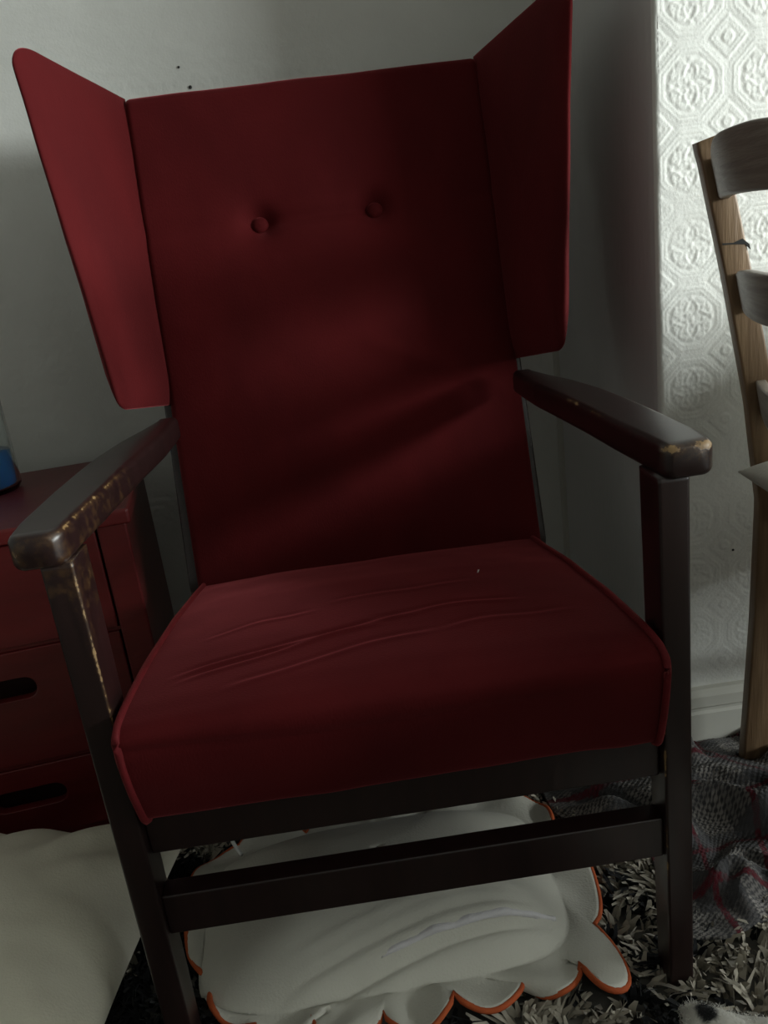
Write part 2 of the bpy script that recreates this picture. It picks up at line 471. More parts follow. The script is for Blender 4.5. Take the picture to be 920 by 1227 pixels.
for (xa, ya, xb, yb, amp, wd, ph) in ((-.215, .085, .06, .150, .0021, .0042, 0), (-.205, .070, .02, .137, .0018, .0038, 1), (-.16, .040, .07, .105, .0014, .0045, 2), (-.02, .146, .16, .16, .0014, .005, 3), (-.19, .175, -.06, .205, .0010, .005, 4), (.05, .10, .2, .115, .001, .005, 5), (-.06, .22, .12, .235, .0008, .006, 6)):
    t = (X - xa) / (xb - xa)
    yc = ya + (yb - ya) * t + .006 * np.sin(t * PI) + .003 * np.sin(t * 9 + ph)
    yc = yc - .035
    wr += .75 * amp * sm(0, .18, t) * sm(1, .75, t) * (G(Yb - yc, wd) - .8 * G(Yb - yc - .008, wd)) * (Zb > .38)
fold = -.0022 * G(S - (.845 + .012 * U), .014) * sm(-.1, -.8, U) + .0015 * G(S - .90, .02) * sm(.0, -.8, U)
lump = .004 * (fbm(X * 9 + 5, S * 5, 3) - .5)
off = dome + wr + fold + lump
sag = .006 * np.clip(S - .9, 0, 1) * 10 * (fbm(X * 14, X * 0 + 1.5, 2) - .5)
V = np.stack([X, Yb + NY * off, Zb + NZ * off + sag], -1).reshape(-1, 3)
F = grid_faces(nu, ns)
# underside + sides as one closing strip
nb = nu * ns
under = np.stack([X[:, [0, -1]], np.stack([Y1[[0]].repeat(nu) * 1.0, Y1[[-1]].repeat(nu) + .02], 1), np.full((nu, 2), .305)], -1)
faces = [tuple(q) for q in F]
vl = list(V) + [tuple(p) for p in under.reshape(-1, 3)]
for i in range(nu - 1):
    faces.append((i * ns, nb + 2 * i, nb + 2 * i + 2, (i + 1) * ns))
    faces.append((i * ns + ns - 1, (i + 1) * ns + ns - 1, nb + 2 * i + 3, nb + 2 * i + 1))
    faces.append((nb + 2 * i, nb + 2 * i + 1, nb + 2 * i + 3, nb + 2 * i + 2))
faces.append(tuple(list(range(0, ns)) + [nb + 1, nb]))
faces.append(tuple([(nu - 1) * ns + k for k in range(ns)][::-1] + [nb + 2 * (nu - 1), nb + 2 * (nu - 1) + 1]))
seat = fix_normals(mesh_np('seat', vl, faces, 'velvet', chair))
Vg = V.reshape(nu, ns, 3)
for side, col in ((-1, 5), (1, nu - 6)):
    pts = Vg[col, 4::4].copy(); pts[:, 0] += side * .0015; pts += np.stack([0 * pts[:, 0], NY[4::4] * .0015, NZ[4::4] * .0015], 1)
    tag(tube('piping', pts, .0034, 'piping', seat, 8), 'raised red piped seam')

# --- backrest
def bilerp(c00, c10, c11, c01, u, v):
    c00, c10, c11, c01 = map(np.array, (c00, c10, c11, c01))
    u = np.asarray(u)[..., None]; v = np.asarray(v)[..., None]
    return c00 * (1 - u) * (1 - v) + c10 * u * (1 - v) + c11 * u * v + c01 * (1 - u) * v
BB = ((-.2455, .440, .350), (.2500, .440, .350), (.2555, .668, 1.029), (-.2535, .668, 1.030))
nu, nv = 170, 230
ease = lambda n: .6 * np.linspace(0, 1, n) + .4 * (np.sin(np.linspace(-PI / 2, PI / 2, n)) * .5 + .5)
U, Vv = np.meshgrid(ease(nu), ease(nv), indexing='ij')
Pb = bilerp(*BB, U, Vv)
nrm = np.array([0, -.947, .3185])
du = np.minimum(U, 1 - U) * .50; dv = np.minimum(1 - Vv, 9) * .716
def rnd(d, r): return -(r - np.sqrt(np.maximum(r * r - np.clip(r - d, 0, r) ** 2, 0)))
h = rnd(du, .010) + rnd(dv, .016)
h = h + .030 * (np.sin(U * PI) ** .7) * np.exp(-((Vv - .33) / .27) ** 2) + .010 * np.sin(U * PI) * sm(1.0, .8, Vv) * sm(0, .1, Vv)
BT = []
for bu, bv in ((.322, .716), (.652, .718)):
    r = np.hypot((U - bu) * .50, (Vv - bv) * .716)
    h = h - .020 * np.exp(-(r / .020) ** 2) - .008 * np.exp(-(r / .05) ** 2)
    BT.append((bu, bv))
mid = sm(.30, .36, U) * sm(.68, .62, U)
h = h - .0055 * mid * G((Vv - .717) * .716 + .004 * np.sin((U - .32) * 9), .010)
h = h - .003 * sm(.30, .05, U) * G((Vv - .72) * .716, .015) - .003 * sm(.68, .95, U) * G((Vv - .72) * .716, .015)
h = h + .004 * (fbm(U * 6, Vv * 7 + 3, 3) - .5)
h = h + .005 * G(((Vv - .36) * .716 + (U - .85) * .22), .016) * sm(.5, .7, U) * sm(1, .93, U)
Vf = Pb + nrm * h[..., None]
Vbk = Pb - nrm * .055
faces = [tuple(q) for q in grid_faces(nu, nv)]
nb = nu * nv
ring = [i * nv for i in range(nu)] + [(nu - 1) * nv + j for j in range(1, nv)] + [i * nv + nv - 1 for i in range(nu - 2, -1, -1)] + [j for j in range(nv - 2, 0, -1)]
bv_ = Vbk.reshape(-1, 3)[ring]
for k in range(len(ring)):
    k2 = (k + 1) % len(ring)
    faces.append((ring[k], ring[k2], nb + k2, nb + k))
faces.append(tuple(nb + k for k in range(len(ring))))
back = fix_normals(mesh_np('backrest', np.concatenate([Vf.reshape(-1, 3), bv_]), faces, 'velvet', chair))
nq = Vector(nrm).to_track_quat('Z', 'Y')
for bu, bv in BT:
    iu = int(np.argmin(abs(U[:, 0] - bu))); iv = int(np.argmin(abs(Vv[0] - bv)))
    p = Vf[iu, iv]
    b = lathe('button', [(0, .0105), (.006, .0098), (.0100, .0075), (.0122, .0035), (.0122, .0), (.009, -.004), (0, -.006)], 'velvet', back, 28)
    b.rotation_mode = 'QUATERNION'; b.rotation_quaternion = nq; b.location = Vector(p) + Vector(nrm) * .003

# --- wings
def wing(s):
    TI, TO, BO, BI = (s * .2500, .690, 1.031), (s * .3265, .448, 1.068), (s * .2670, .355, .638), (s * .2440, .545, .606)
    # outline in (u: inner->outer, v: bottom->top), top outer corner well rounded
    pts = []
    def arc(cx, cy, rx, ry, a0, a1, n):
        for k in range(n + 1):
            a = math.radians(a0 + (a1 - a0) * k / n); pts.append((cx + rx * math.cos(a), cy + ry * math.sin(a)))
    pts.append((0, 0))
    arc(1 - .10, .03, .10, .03, -90, 0, 6)
    arc(1 - .22, 1 - .085, .22, .085, 0, 86, 12)
    pts.append((.45, 1.0)); pts.append((0, 1.0))
    # resample straight runs
    out = []
    for k in range(len(pts)):
        a, b = np.array(pts[k]), np.array(pts[(k + 1) % len(pts)])
        n = max(1, int(np.hypot((b - a)[0] * .2, (b - a)[1] * .42) / .02))
        for j in range(n): out.append(a + (b - a) * j / n)
    out = np.array(out)
    mid = bilerp(BI, BO, TO, TI, out[:, 0], out[:, 1])
    c = bilerp(BI, BO, TO, TI, .5, .5)
    nn = np.cross(np.array(TO) - np.array(BI), np.array(TI) - np.array(BO)); nn /= np.linalg.norm(nn)
    if nn[0] * s > 0: nn = -nn          # inner normal points towards the sitter
    # concentric rings, inner face slightly padded, rounded rim, flat outer face
    th = .020
    rows = []
    prof = [(.0, .0045), (.35, .0042), (.6, .0036), (.8, .0026), (.9, .001), (.95, -.0008), (.975, -.0022), (.99, -.0034), (.9965, -.0052), (.990, -.0070), (.93, -.0115), (.84, -.017), (.76, -th), (.5, -th), (0, -th)]
    cuv = np.array([.5, .5])
    for t, d in prof:
        q = cuv + (out - cuv) * max(t, .001)
        P = bilerp(BI, BO, TO, TI, q[:, 0], q[:, 1]) + nn * (d + .0022 * (fbm(q[:, 0] * 3 + s, q[:, 1] * 6, 2) - .5)[:, None])
        rows.append(P)
    rows = np.array(rows); m, n, _ = rows.shape
    f = [tuple(q) for q in grid_faces(n, m, 0, True)]
    v = rows.transpose(1, 0, 2).reshape(-1, 3)
    return fix_normals(mesh_np('wing', v, f, 'velvet', chair))
wing(-1); wing(1)

# --- armrests
arm_out = np.array([(.004, .2930), (.020, .3000), (.06, .3035), (.15, .3030), (.22, .3005), (.29, .2960), (.36, .2850), (.42, .2700), (.47, .2600)])
arm_in = np.array([(.004, .2600), (.020, .2535), (.06, .2525), (.13, .2480), (.20, .2450), (.28, .2400), (.37, .2330), (.42, .2320), (.47, .2320)])
for _a in (arm_out, arm_in):      # same outline seen at the real arm height
    _a[:, 0] = -.6425 + (_a[:, 0] + .6425) * .974
    _a[:, 1] *= .974
def arm(s):
    ys = np.concatenate([[-.0065, -.0055, -.003, .001, .007], np.linspace(.015, .45, 110)])
    ztop = .605; th = .031
    rings = []
    for y in ys:
        o_, i_ = np.interp(y, arm_out[:, 0], arm_out[:, 1]), np.interp(y, arm_in[:, 0], arm_in[:, 1])
        e = y + .0070
        rf = .010
        shr = rf - math.sqrt(max(rf * rf - max(rf - e, 0) ** 2, 0)) if e < rf else 0
        cx, w = (o_ + i_) / 2, (o_ - i_) / 2 - shr * .6
        pr = rrect(w, th / 2 - shr * .55, .0075, 7)
        rings.append([(s * (cx + px), y, ztop - th / 2 + pz) for px, pz in pr])
    def wear(v):
        x, y, z = np.abs(v[:, 0]), v[:, 1], v[:, 2]
        inn = np.interp(y, arm_in[:, 0], arm_in[:, 1]); out_ = np.interp(y, arm_out[:, 0], arm_out[:, 1])
        top = G(z - (ztop - .003), .006)
        ein = G(x - inn - .001, .006)
        eout = G(x - out_ + .001, .006)
        fr = G(y + .005, .010)
        n = fbm(y * 28 + (3 if s > 0 else 9), x * 20, 3)
        if s < 0:
            te = G(z - (ztop - .0025), .0035) * G(x - inn - .002, .004)
            w = np.maximum.reduce([.46 * te * sm(.30, .12, y) * (n > .40), .27 * ein * sm(.40, .10, y), .30 * fr * (z > .58), .50 * G(y + .004, .008) * top * ein, .24 * fr])
        else:
            w = .52 * G(z - (ztop - .004), .0055) * fr + .22 * fr * eout + .44 * G(z - (ztop - .002), .003) * ein * sm(.34, .22, y) * sm(.06, .12, y) * (n > .45) + .2 * fr * ein * top
        return w
    return loft('arm_rest', rings, 'wood', chair, wear)
arm(-1); arm(1)

# --- front legs (slightly tapered), rear legs that run up behind the back
def front_leg(s):
    zs = np.linspace(.004, .5755, 120)
    rings = []
    for z in zs:
        t = z / .573
        xo, xi = .272 + .001 * (1 - t), .2445 + .003 * (1 - t)
        dd = .046 - .012 * (1 - t)
        pr = rrect((xo - xi) / 2, dd / 2, .003, 5)
        rings.append([(s * ((xo + xi) / 2 + px), dd / 2 + py, z) for px, py in pr])
    def wear(v):
        x, y, z = np.abs(v[:, 0]), v[:, 1], v[:, 2]
        ein = G(x - .2462, .0022) * G(y - .0012, .0022)
        n = fbm(z * 60, x * 90, 3)
        if s < 0:
            return np.maximum.reduce([.29 * sm(.538, .550, z + .03 * (n - .5)) * sm(.012, .0, y), .50 * ein * sm(.36, .43, z), .25 * sm(.46, .53, z) * (x < .249)])
        return .36 * ein * (n > .52) * sm(.4, .3, z) + .20 * ein * (n > .55)
    return loft('leg', rings, 'wood', chair, wear)
front_leg(-1); front_leg(1)
def rear_leg(s):
    rings = []
    for z in np.linspace(.004, 1.0, 60):
        if z > .36: y = .452 + (z - .36) * .336
        else: y = .452 + (.36 - z) * .20
        pr = rrect(.0125, .021, .003, 4)
        rings.append([(s * .2455 + px, y + .021 + py, z) for px, py in pr])
    return loft('leg', rings, 'wood', chair, lambda v: v[:, 0] * 0)
rear_leg(-1); rear_leg(1)
def wbox(name, a, b):
    o = box(name, a, b, 'wood', chair, .002)
    return o
wbox('front_rail', (-.2455, .012, .272), (.2455, .034, .325))
wbox('stretcher', (-.2465, .008, .179), (.2465, .032, .2245))
wbox('side_rail', (-.268, .044, .282), (-.248, .455, .330))
wbox('side_rail', (.248, .044, .282), (.268, .455, .330))
wbox('rear_rail', (-.234, .465, .275), (.234, .487, .325))
tag(mesh_np('lint_thread', np.array([(.115, .1995, .4292), (.118, .2065, .4298), (.1193, .2058, .4298), (.1165, .199, .4292), (.117, .203, .4315)]), [(0, 1, 4), (1, 2, 4), (2, 3, 4), (3, 0, 4), (3, 2, 1, 0)], 'plug'), 'white speck of lint on red velvet seat', 'lint')

# ------------------------------------------------------------------ chest of drawers
CR = math.radians(8)
chest = thing('chest_of_drawers', 'red painted chest of drawers with oval slot handles by the wall', 'chest', (-.322, .445, 0), CR)
CW, CD, CH = .72, .335, .494
box('side_panel', (-.040, 0, 0), (0, CD, CH - .022), 'chest', chest)
box('side_panel', (-CW, 0, 0), (-CW + .040, CD, CH - .022), 'chest', chest)
box('top', (-CW - .008, -.010, CH - .022), (.008, CD + .004, CH), 'chest', chest, .004)
box('back_panel', (-CW + .04, CD - .012, .0), (-.04, CD, CH - .022), 'chest_in', chest, 0)
box('plinth', (-CW + .04, .012, 0), (-.04, .03, .012), 'chest', chest, .001)
def drawer(z0, z1, zc, xc=-.222):
    x0, x1 = -CW + .043, -.043
    d = thing('drawer', None, None); d.parent = chest
    hw_, hh, th = .052, .0165, .016
    n = 12
    st = []
    for k in range(n + 1): a = -PI / 2 + PI * k / n; st.append((xc + hw_ - hh + hh * math.cos(a), zc + hh * math.sin(a)))
    for k in range(n + 1): a = PI / 2 + PI * k / n; st.append((xc - hw_ + hh + hh * math.cos(a), zc + hh * math.sin(a)))
    # outer ring: project from slot onto the rectangle, corners snapped
    m = len(st); ou = []
    for (px, pz) in st:
        dx, dz = px - xc, pz - zc
        k = min(((x1 - xc) / dx if dx > 1e-9 else 1e9), ((x0 - xc) / dx if dx < -1e-9 else 1e9), ((z1 - zc) / dz if dz > 1e-9 else 1e9), ((z0 - zc) / dz if dz < -1e-9 else 1e9))
        ou.append([xc + dx * k, zc + dz * k])
    for cx, cz in ((x0, z0), (x1, z0), (x1, z1), (x0, z1)):
        i = int(np.argmin([math.hypot(p[0] - cx, p[1] - cz) for p in ou])); ou[i] = [cx, cz]
    v = [(p[0], 0.002, p[1]) for p in st] + [(p[0], .002, p[1]) for p in ou] + [(p[0], .002 + th, p[1]) for p in st] + [(p[0], .002 + th, p[1]) for p in ou]
    f = []
    for i in range(m):
        j = (i + 1) % m
        f += [(i, j, m + j, m + i), (2 * m + i, 3 * m + i, 3 * m + j, 2 * m + j), (i, 2 * m + i, 2 * m + j, j), (m + i, m + j, 3 * m + j, 3 * m + i)]
    fr = fix_normals(mesh_np('drawer_front', v, f, 'chest', d, False)); bevel(fr, .002, 2)
    bx = box('drawer_box', (x0 + .012, .06, z0 + .01), (x1 - .012, CD - .02, z1 - .02), 'chest_in', d, 0)
drawer(.322, .468, .405, -.236)
drawer(.139, .315, .258)
drawer(.014, .132, .081)
box('divider_rail', (-CW + .04, .006, .316), (-.04, .05, .321), 'chest', chest, 0)
box('divider_rail', (-CW + .04, .006, .133), (-.04, .05, .138), 'chest', chest, 0)

# glass jar standing on the chest
jar = thing('glass_jar', 'clear glass jar with blue contents standing on red chest', 'jar', (-.578, .640, CH + .0005))
R0 = .054
lathe('glass_body', [(0, 0), (R0 * .9, 0), (R0, .008), (R0, .165), (R0 * .8, .185), (R0 * .78, .21), (R0 * .70, .21), (R0 * .72, .183), (R0 - .004, .162), (R0 - .004, .012), (R0 * .85, .006), (0, .006)], 'glass', jar, 48)
lathe('blue_contents', [(0, .0068), (R0 * .82, .0068), (R0 - .0048, .013), (R0 - .0048, .062), (0, .062)], 'blue', jar, 40)

# ------------------------------------------------------------------ ladder back dining chair
DA = math.radians(-10)
dc = thing('dining_chair', 'pine ladder-back dining chair with cracked post beside embossed wall', 'chair', (.527, .310, 0), DA)
# local frame: -x is rear, y towards far post (0) / near post (-0.36), chair front is +x
def post_x(z):
    return np.interp(z, [0, .25, .42, .55, .70, .86], [-.030, -.018, -.014, -.030, -.058, -.092])
def dpost(y0):
    rings = []
    for z in np.linspace(.003, .855, 70):
        x = post_x(z); hx = .0165 if z < .5 else .0165 - .002 * (z - .5) / .36
        pr = rrect(hx, .0125, .003, 4)
        rings.append([(x + px, y0 + py, z + (px * .25 if z > .84 else 0)) for px, py in pr])
    return loft('post', rings, 'pine', dc)
far = dpost(0.0); near = dpost(-.37)
# the crack in the far post: a dark split with a missing splinter
ck = [(-.078, -.0132, .7415), (-.066, -.0132, .7405), (-.056, -.0132, .744), (-.0485, -.0132, .737), (-.047, -.0132, .731), (-.053, -.0132, .7375), (-.062, -.0132, .7385), (-.078, -.0132, .7395)]
cv = ck + [(x, -.011, z) for x, y, z in ck]
nck = len(ck)
cf = [tuple(range(nck)), tuple(range(2 * nck - 1, nck - 1, -1))] + [(i, (i + 1) % nck, nck + (i + 1) % nck, nck + i) for i in range(nck)]
tag(fix_normals(mesh_np('crack', cv, cf, 'iron', far, False)), 'dark split in the wood')
def dslat(zc, hgt, rise):
    n = 26; rings = []
    for k in range(n):
        t = k / (n - 1); y = -.010 - t * .35
        bow = -.030 * math.sin(t * PI)
        zt = zc + hgt / 2 - rise * (1 - math.sin(min(1, t * 2.2 + .10) * PI / 2) if t < .5 else 1 - math.sin(min(1, (1 - t) * 2.2 + .10) * PI / 2))
        zb = zc - hgt / 2 + .004 * math.sin(t * PI)
        xc = post_x(zc) + .004 + bow
        pr = rrect(.0065, (zt - zb) / 2, .003, 4)
        lean = (post_x(zc + .02) - post_x(zc - .02)) / .04
        rings.append([(xc + px + pz * lean, y, (zt + zb) / 2 + pz) for px, pz in pr])
    return loft('slat', rings, 'pine_grey', dc)
dslat(.820, .062, .022); dslat(.690, .056, .014); dslat(.562, .054, .012)
def dleg(x, y):
    rings = []
    for z in np.linspace(.003, .42, 24):
        pr = rrect(.0125 + .005 * z / .42, .0125 + .005 * z / .42, .003, 4)
        rings.append([(x + px, y + py, z) for px, py in pr])
    loft('leg', rings, 'pine', dc)
dleg(.335, -.02); dleg(.335, -.35)
def dbox(n, a, b): box(n, a, b, 'pine', dc, .003)
dbox('seat', (.006, -.39, .420), (.375, .018, .440))
dbox('seat_rail', (-.020, -.356, .395), (.002, -.014, .425)); dbox('seat_rail', (.326, -.334, .365), (.344, -.036, .419))
dbox('stretcher', (-.012, -.010, .17), (.325, .006, .195)); dbox('stretcher', (-.012, -.378, .17), (.325, -.362, .195))

def pillow_mesh(name, c, hx, hy, zb, zt, rz, mat, parent=None, n=110, pw=2.6, crease=.004, seed=0, pinch=.10, fcol=None):
    u = np.sin(np.linspace(-PI / 2, PI / 2, n))
    U, V2 = np.meshgrid(u, u, indexing='ij')
    a = np.clip(1 - np.abs(U) ** pw, 0, 1); b = np.clip(1 - np.abs(V2) ** pw, 0, 1)
    d = (a * b) ** .5
    X = U * hx * (1 - pinch * (1 - np.abs(V2) ** 2) * U * U); Y = V2 * hy * (1 - pinch * (1 - np.abs(U) ** 2) * V2 * V2)
    ang = np.arctan2(Y, X); r = np.hypot(U, V2)
    cr = crease * (fbm(X * 12 + seed, Y * 12, 3) - .5) * 2 + crease * 1.1 * np.sin(ang * 15 + 5 * fbm(X * 6, Y * 6 + seed, 2)) * sm(.5, 1.1, r)
    zm = zb + (zt - zb) * .42
    top = zm + (zt - zm) * d + cr * np.minimum(d * 3, 1)
    bot = zm - (zm - zb) * np.minimum(d * 1.6, 1)
    ca, sa = math.cos(rz), math.sin(rz)
    def pk(Z): return np.stack([c[0] + X * ca - Y * sa, c[1] + X * sa + Y * ca, Z], -1).reshape(-1, 3)
    f1 = grid_faces(n, n); f2 = grid_faces(n, n, n * n)[:, ::-1]
    v = np.concatenate([pk(top), pk(bot)])
    o = mesh_np(name, v, np.concatenate([f1, f2]), mat, parent, True, None, {'tone': fcol(v)} if fcol else None)
    import bmesh
    bm = bmesh.new(); bm.from_mesh(o.data); bmesh.ops.remove_doubles(bm, verts=bm.verts, dist=1e-5); bmesh.ops.recalc_face_normals(bm, faces=bm.faces); bm.to_mesh(o.data); bm.free()
    return o

o = pillow_mesh('seat_cushion', (.620, .136), .165, .155, .4415, .508, DA + .12, 'white_cotton', None, 60, 3, .002, 3)
tag(o, 'pale cushion with pointed corner on pine dining chair seat', 'cushion')

# unseen dining table, inferred from the chair; lengthened to shade seat and floor
tb = thing('dining_table', 'plain pine dining table standing behind the dining chair', 'table', (1.42, -.14, 0))
box('table_top', (-.44, -1.16, .715), (.44, .50, .745), 'pine', tb, .006)
for sx in (-1, 1):
    for sy in (-1, 1):
        box('leg', (sx * .37 - .03, -.33 + sy * .76 - .03, .0), (sx * .37 + .03, -.33 + sy * .76 + .03, .715), 'pine', tb, .004)
    box('apron', (sx * .37 - .011, -1.059, .62), (sx * .37 + .011, .399, .714), 'pine', tb, .002)
    box('apron', (-.339, -.33 + sx * .76 - .011, .62), (.339, -.33 + sx * .76 + .011, .714), 'pine', tb, .002)

# outline of the scalloped cushion (the rug pile is pressed flat beneath it)
cusps = [((.161, .030), (.097, .030), .030), ((.097, .030), (.021, .014), .030), ((.021, .014), (-.055, .016), .030), ((-.055, .016), (-.13, .018), .030), ((-.13, .018), (-.195, .020), .03),
         ((-.190, .020), (-.238, .089), .024), ((-.240, .089), (-.276, .195), .020), ((-.276, .195), (-.228, .305), .034),
         ((-.232, .305), (-.14, .310), .025), ((-.14, .310), (-.05, .315), .025), ((-.05, .315), (.04, .320), .025), ((.04, .320), (.12, .325), .025),
         ((.12, .325), (.186, .238), .036), ((.186, .238), (.192, .080), .026), ((.192, .080), (.161, .030), [(.204, .052), (.209, .022), (.204, -.002), (.190, -.015), (.174, -.012), (.165, .008)])]
outl = []
for a, b, bul in cusps:
    a, b = np.array(a), np.array(b); d = b - a; nn = np.array([-d[1], d[0]]) / np.linalg.norm(d)
    ctr = np.array([-.04, .165])
    if np.dot(nn, (a + b) / 2 - ctr) < 0: nn = -nn
    if isinstance(bul, list):
        kp = np.array([a] + bul + [b]); tq = np.linspace(0, len(kp) - 1, 17)[:-1]
        q = np.stack([np.interp(tq, np.arange(len(kp)), kp[:, c_]) for c_ in (0, 1)], 1)
        for _ in range(2): q[1:-1] = (q[:-2] + 2 * q[1:-1] + q[2:]) / 4
        outl += list(q)
        continue
    for k in range(16):
        t = k / 16
        outl.append(a + d * t + nn * bul * math.sin(PI * t) ** .62)
outl = np.array(outl); ctr = np.array([-.04, .165])
CUSH_OUT = [tuple(p) for p in ctr + (outl - ctr) * .985]

# ------------------------------------------------------------------ rug with long shaggy pile
rug = thing('shaggy_rug', 'cream and black patterned shaggy rug covering the floor', 'rug')
RX0, RX1, RY0, RY1 = -.95, 1.15, -.75, .375
box('backing', (RX0, RY0, .0), (RX1, RY1, .008), 'backing', rug, .002)
def rug_black(x, y):
    w = fbm(x * 9 + 3.1, y * 9 + 1.7, 3)
    a = fbm(x * 13 + w * 3, y * 13 - w * 2 + 40, 3)
    return a > .522
NS = 70000
px = rng.uniform(RX0 + .01, RX1 - .01, NS); py = rng.uniform(RY0 + .01, RY1 - .02, NS)
keep = (rng.random(NS) < np.where((py > -.35) & (px > -.55) & (px < .75), 1.0, .45))
def in_poly(x, y, poly):
    c = np.zeros(len(x), bool); j = len(poly) - 1
    for i in range(len(poly)):
        (xi, yi), (xj, yj) = poly[i], poly[j]
        hit = ((yi > y) != (yj > y)) & (x < (xj - xi) * (y - yi) / (yj - yi + 1e-12) + xi)
        c ^= hit; j = i
    return c
keep &= ~in_poly(px, py, CUSH_OUT)
keep &= ~((np.abs(px + .585) < .165) & (np.abs(py - .135) < .14))      # under the pillow
keep &= ~((px > .30) & (px < .72) & (py > .10))                          # under the blanket
px, py = px[keep], py[keep]; NS = len(px)
# tufts share a lean
lx = (fbm(px * 30, py * 30, 2) - .5) * .07 + rng.normal(0, .008, NS); ly = (fbm(px * 30 + 60, py * 30, 2) - .5) * .07 + rng.normal(0, .008, NS)
ht = rng.uniform(.014, .024, NS); wd = rng.uniform(.0022, .0038, NS); az = rng.uniform(0, PI, NS)
cx_, sx_ = np.cos(az) * wd, np.sin(az) * wd
def P3(t, zf): return np.stack([px + lx * t ** 1.6, py + ly * t ** 1.6, .006 + ht * zf], -1)
W = np.stack([cx_, sx_, 0 * cx_], -1)
p0, p1, p2 = P3(0, 0), P3(.5, .62), P3(1, .92)
V = np.stack([p0 - W, p0 + W, p1 - W * 1.1, p1 + W * 1.1, p2 - W * .55, p2 + W * .55], 1).reshape(-1, 3)
bi = np.arange(NS)[:, None] * 6
F = np.concatenate([bi + np.array([0, 1, 3, 2]), bi + np.array([2, 3, 5, 4])])
blk = rug_black(px, py)
tone = np.where(blk[:, None], np.array([[.007, .007, .008]]), np.array([[.42, .38, .31]]) * rng.uniform(.7, 1.12, NS)[:, None])
pile = mesh_np('pile', V, F, 'pile', rug, False, None, {'tone': np.repeat(tone, 6, 0)})
pile['kind'] = 'stuff'

# ------------------------------------------------------------------ scalloped cushion under the armchair
cush = thing('scalloped_cushion', 'white scalloped cushion with orange binding lying under the armchair', 'cushion', (-.04, .155, .02))
rel = outl - ctr
th_ = np.arctan2(rel[:, 1], rel[:, 0]); ro = np.hypot(rel[:, 0], rel[:, 1])
# inner stuffed body: superellipse in a slightly rotated frame
def r_in(th):
    a = th - .03
    return 1 / ((np.abs(np.cos(a)) / (.206 + .014 * (np.cos(a) < 0))) ** 5 + (np.abs(np.sin(a)) / .130) ** 5) ** .2
tu = np.unwrap(th_); kk = 31
span = tu[-1] + (tu[1] - tu[0]) - tu[0]; span = 2 * PI * np.sign(span)
tp = np.concatenate([tu[-kk:] - span, tu, tu[:kk] + span])
ths = np.convolve(tp, np.ones(2 * kk + 1) / (2 * kk + 1), 'valid')
ri = r_in(ths)
inner = ctr + np.stack([np.cos(ths), np.sin(ths)], 1) * ri[:, None]
rows = []
tk = np.concatenate([np.linspace(.002, 1, 44) ** .8, 1 + np.linspace(.06, 1, 12)])
fz = .020 + .005 * np.sin(ths * 9) + .003 * np.sin(ths * 23)
for t in tk:
    if t <= 1:
        P = ctr + (inner - ctr) * t
        z = .016 + .080 * (1 - t ** 2.3) ** 1.12
        x, y = P[:, 0], P[:, 1]
        z = z + .004 * (fbm(x * 14, y * 14 + 7, 3) - .5) * (1 - t ** 8)
        # the envelope opening: a long raised lip with a groove in front of it
        yl = .054 + (x + .04) * .17 + .005 * np.sin((x + .1) * 14)
        on = sm(-.17, -.12, x) * sm(.155, .09, x)
        z = z + on * (.0065 * G(y - yl - .006, .006) - .0075 * G(y - yl + .006, .005) + .003 * G(y - yl - .022, .006) + .0025 * G(y - yl - .034, .005))
    else:
        w = t - 1
        P = inner + (outl - inner) * w
        z = .016 + (fz - .016) * w + .003 * np.sin(w * PI) * np.sin(ths * 14)
    rows.append(np.concatenate([P, z[:, None] + .013], 1))
rows = np.array(rows); m_, n_, _ = rows.shape
vt = rows.transpose(1, 0, 2).reshape(-1, 3) - np.array([-.04, .155, .02]) * 1.0
body = mesh_np('cover', vt, grid_faces(n_, m_, 0, True)[:, ::-1].copy(), 'white_cotton', cush)
md = body.modifiers.new('thick', 'SOLIDIFY'); md.thickness = .003; md.offset = -1
edge = rows[-1] - np.array([-.04, .155, .02])
tag(tube('binding', edge, .0033, 'orange', cush, 8, True), 'orange rolled edge binding')
xs = np.linspace(-.05, .150, 60)
def surf(x, y):
    q = np.stack([x, y], 1)
    P = rows[:44].reshape(-1, 3)
    return np.array([P[np.argmin((P[:, 0] - a) ** 2 + (P[:, 1] - b) ** 2), 2] for a, b in q])
yl = .054 + (xs + .04) * .17 + .005 * np.sin((xs + .1) * 14) + .002
zl = np.convolve(np.pad(surf(xs, yl), 4, 'edge'), np.ones(9) / 9, 'valid')
wv = .0052 * np.sin(np.linspace(0.05, 1, 60) * PI) + .001
sv = np.concatenate([np.stack([xs, yl + wv, zl + .0035], 1), np.stack([xs, yl, zl + .0052 + .001 * np.sin(xs * 160)], 1), np.stack([xs, yl - wv, zl + .0005], 1)]) - np.array([-.04, .155, .02])
sf = [(k, k + 1, 60 + k + 1, 60 + k) for k in range(59)] + [(60 + k, 60 + k + 1, 120 + k + 1, 120 + k) for k in range(59)]
zp = mesh_np('opening_lip', sv, sf, 'zip', cush)
zp.modifiers.new('thick', 'SOLIDIFY').thickness = .0012

# ------------------------------------------------------------------ big pillow by the chest
o = pillow_mesh('floor_pillow', (-.560, .135), .245, .195, .022, .150, math.radians(-8), 'cream_cotton', None, 130, 2.6, .0065, 11, .06)
tag(o, 'large plain cream pillow on the rug before red chest', 'pillow')

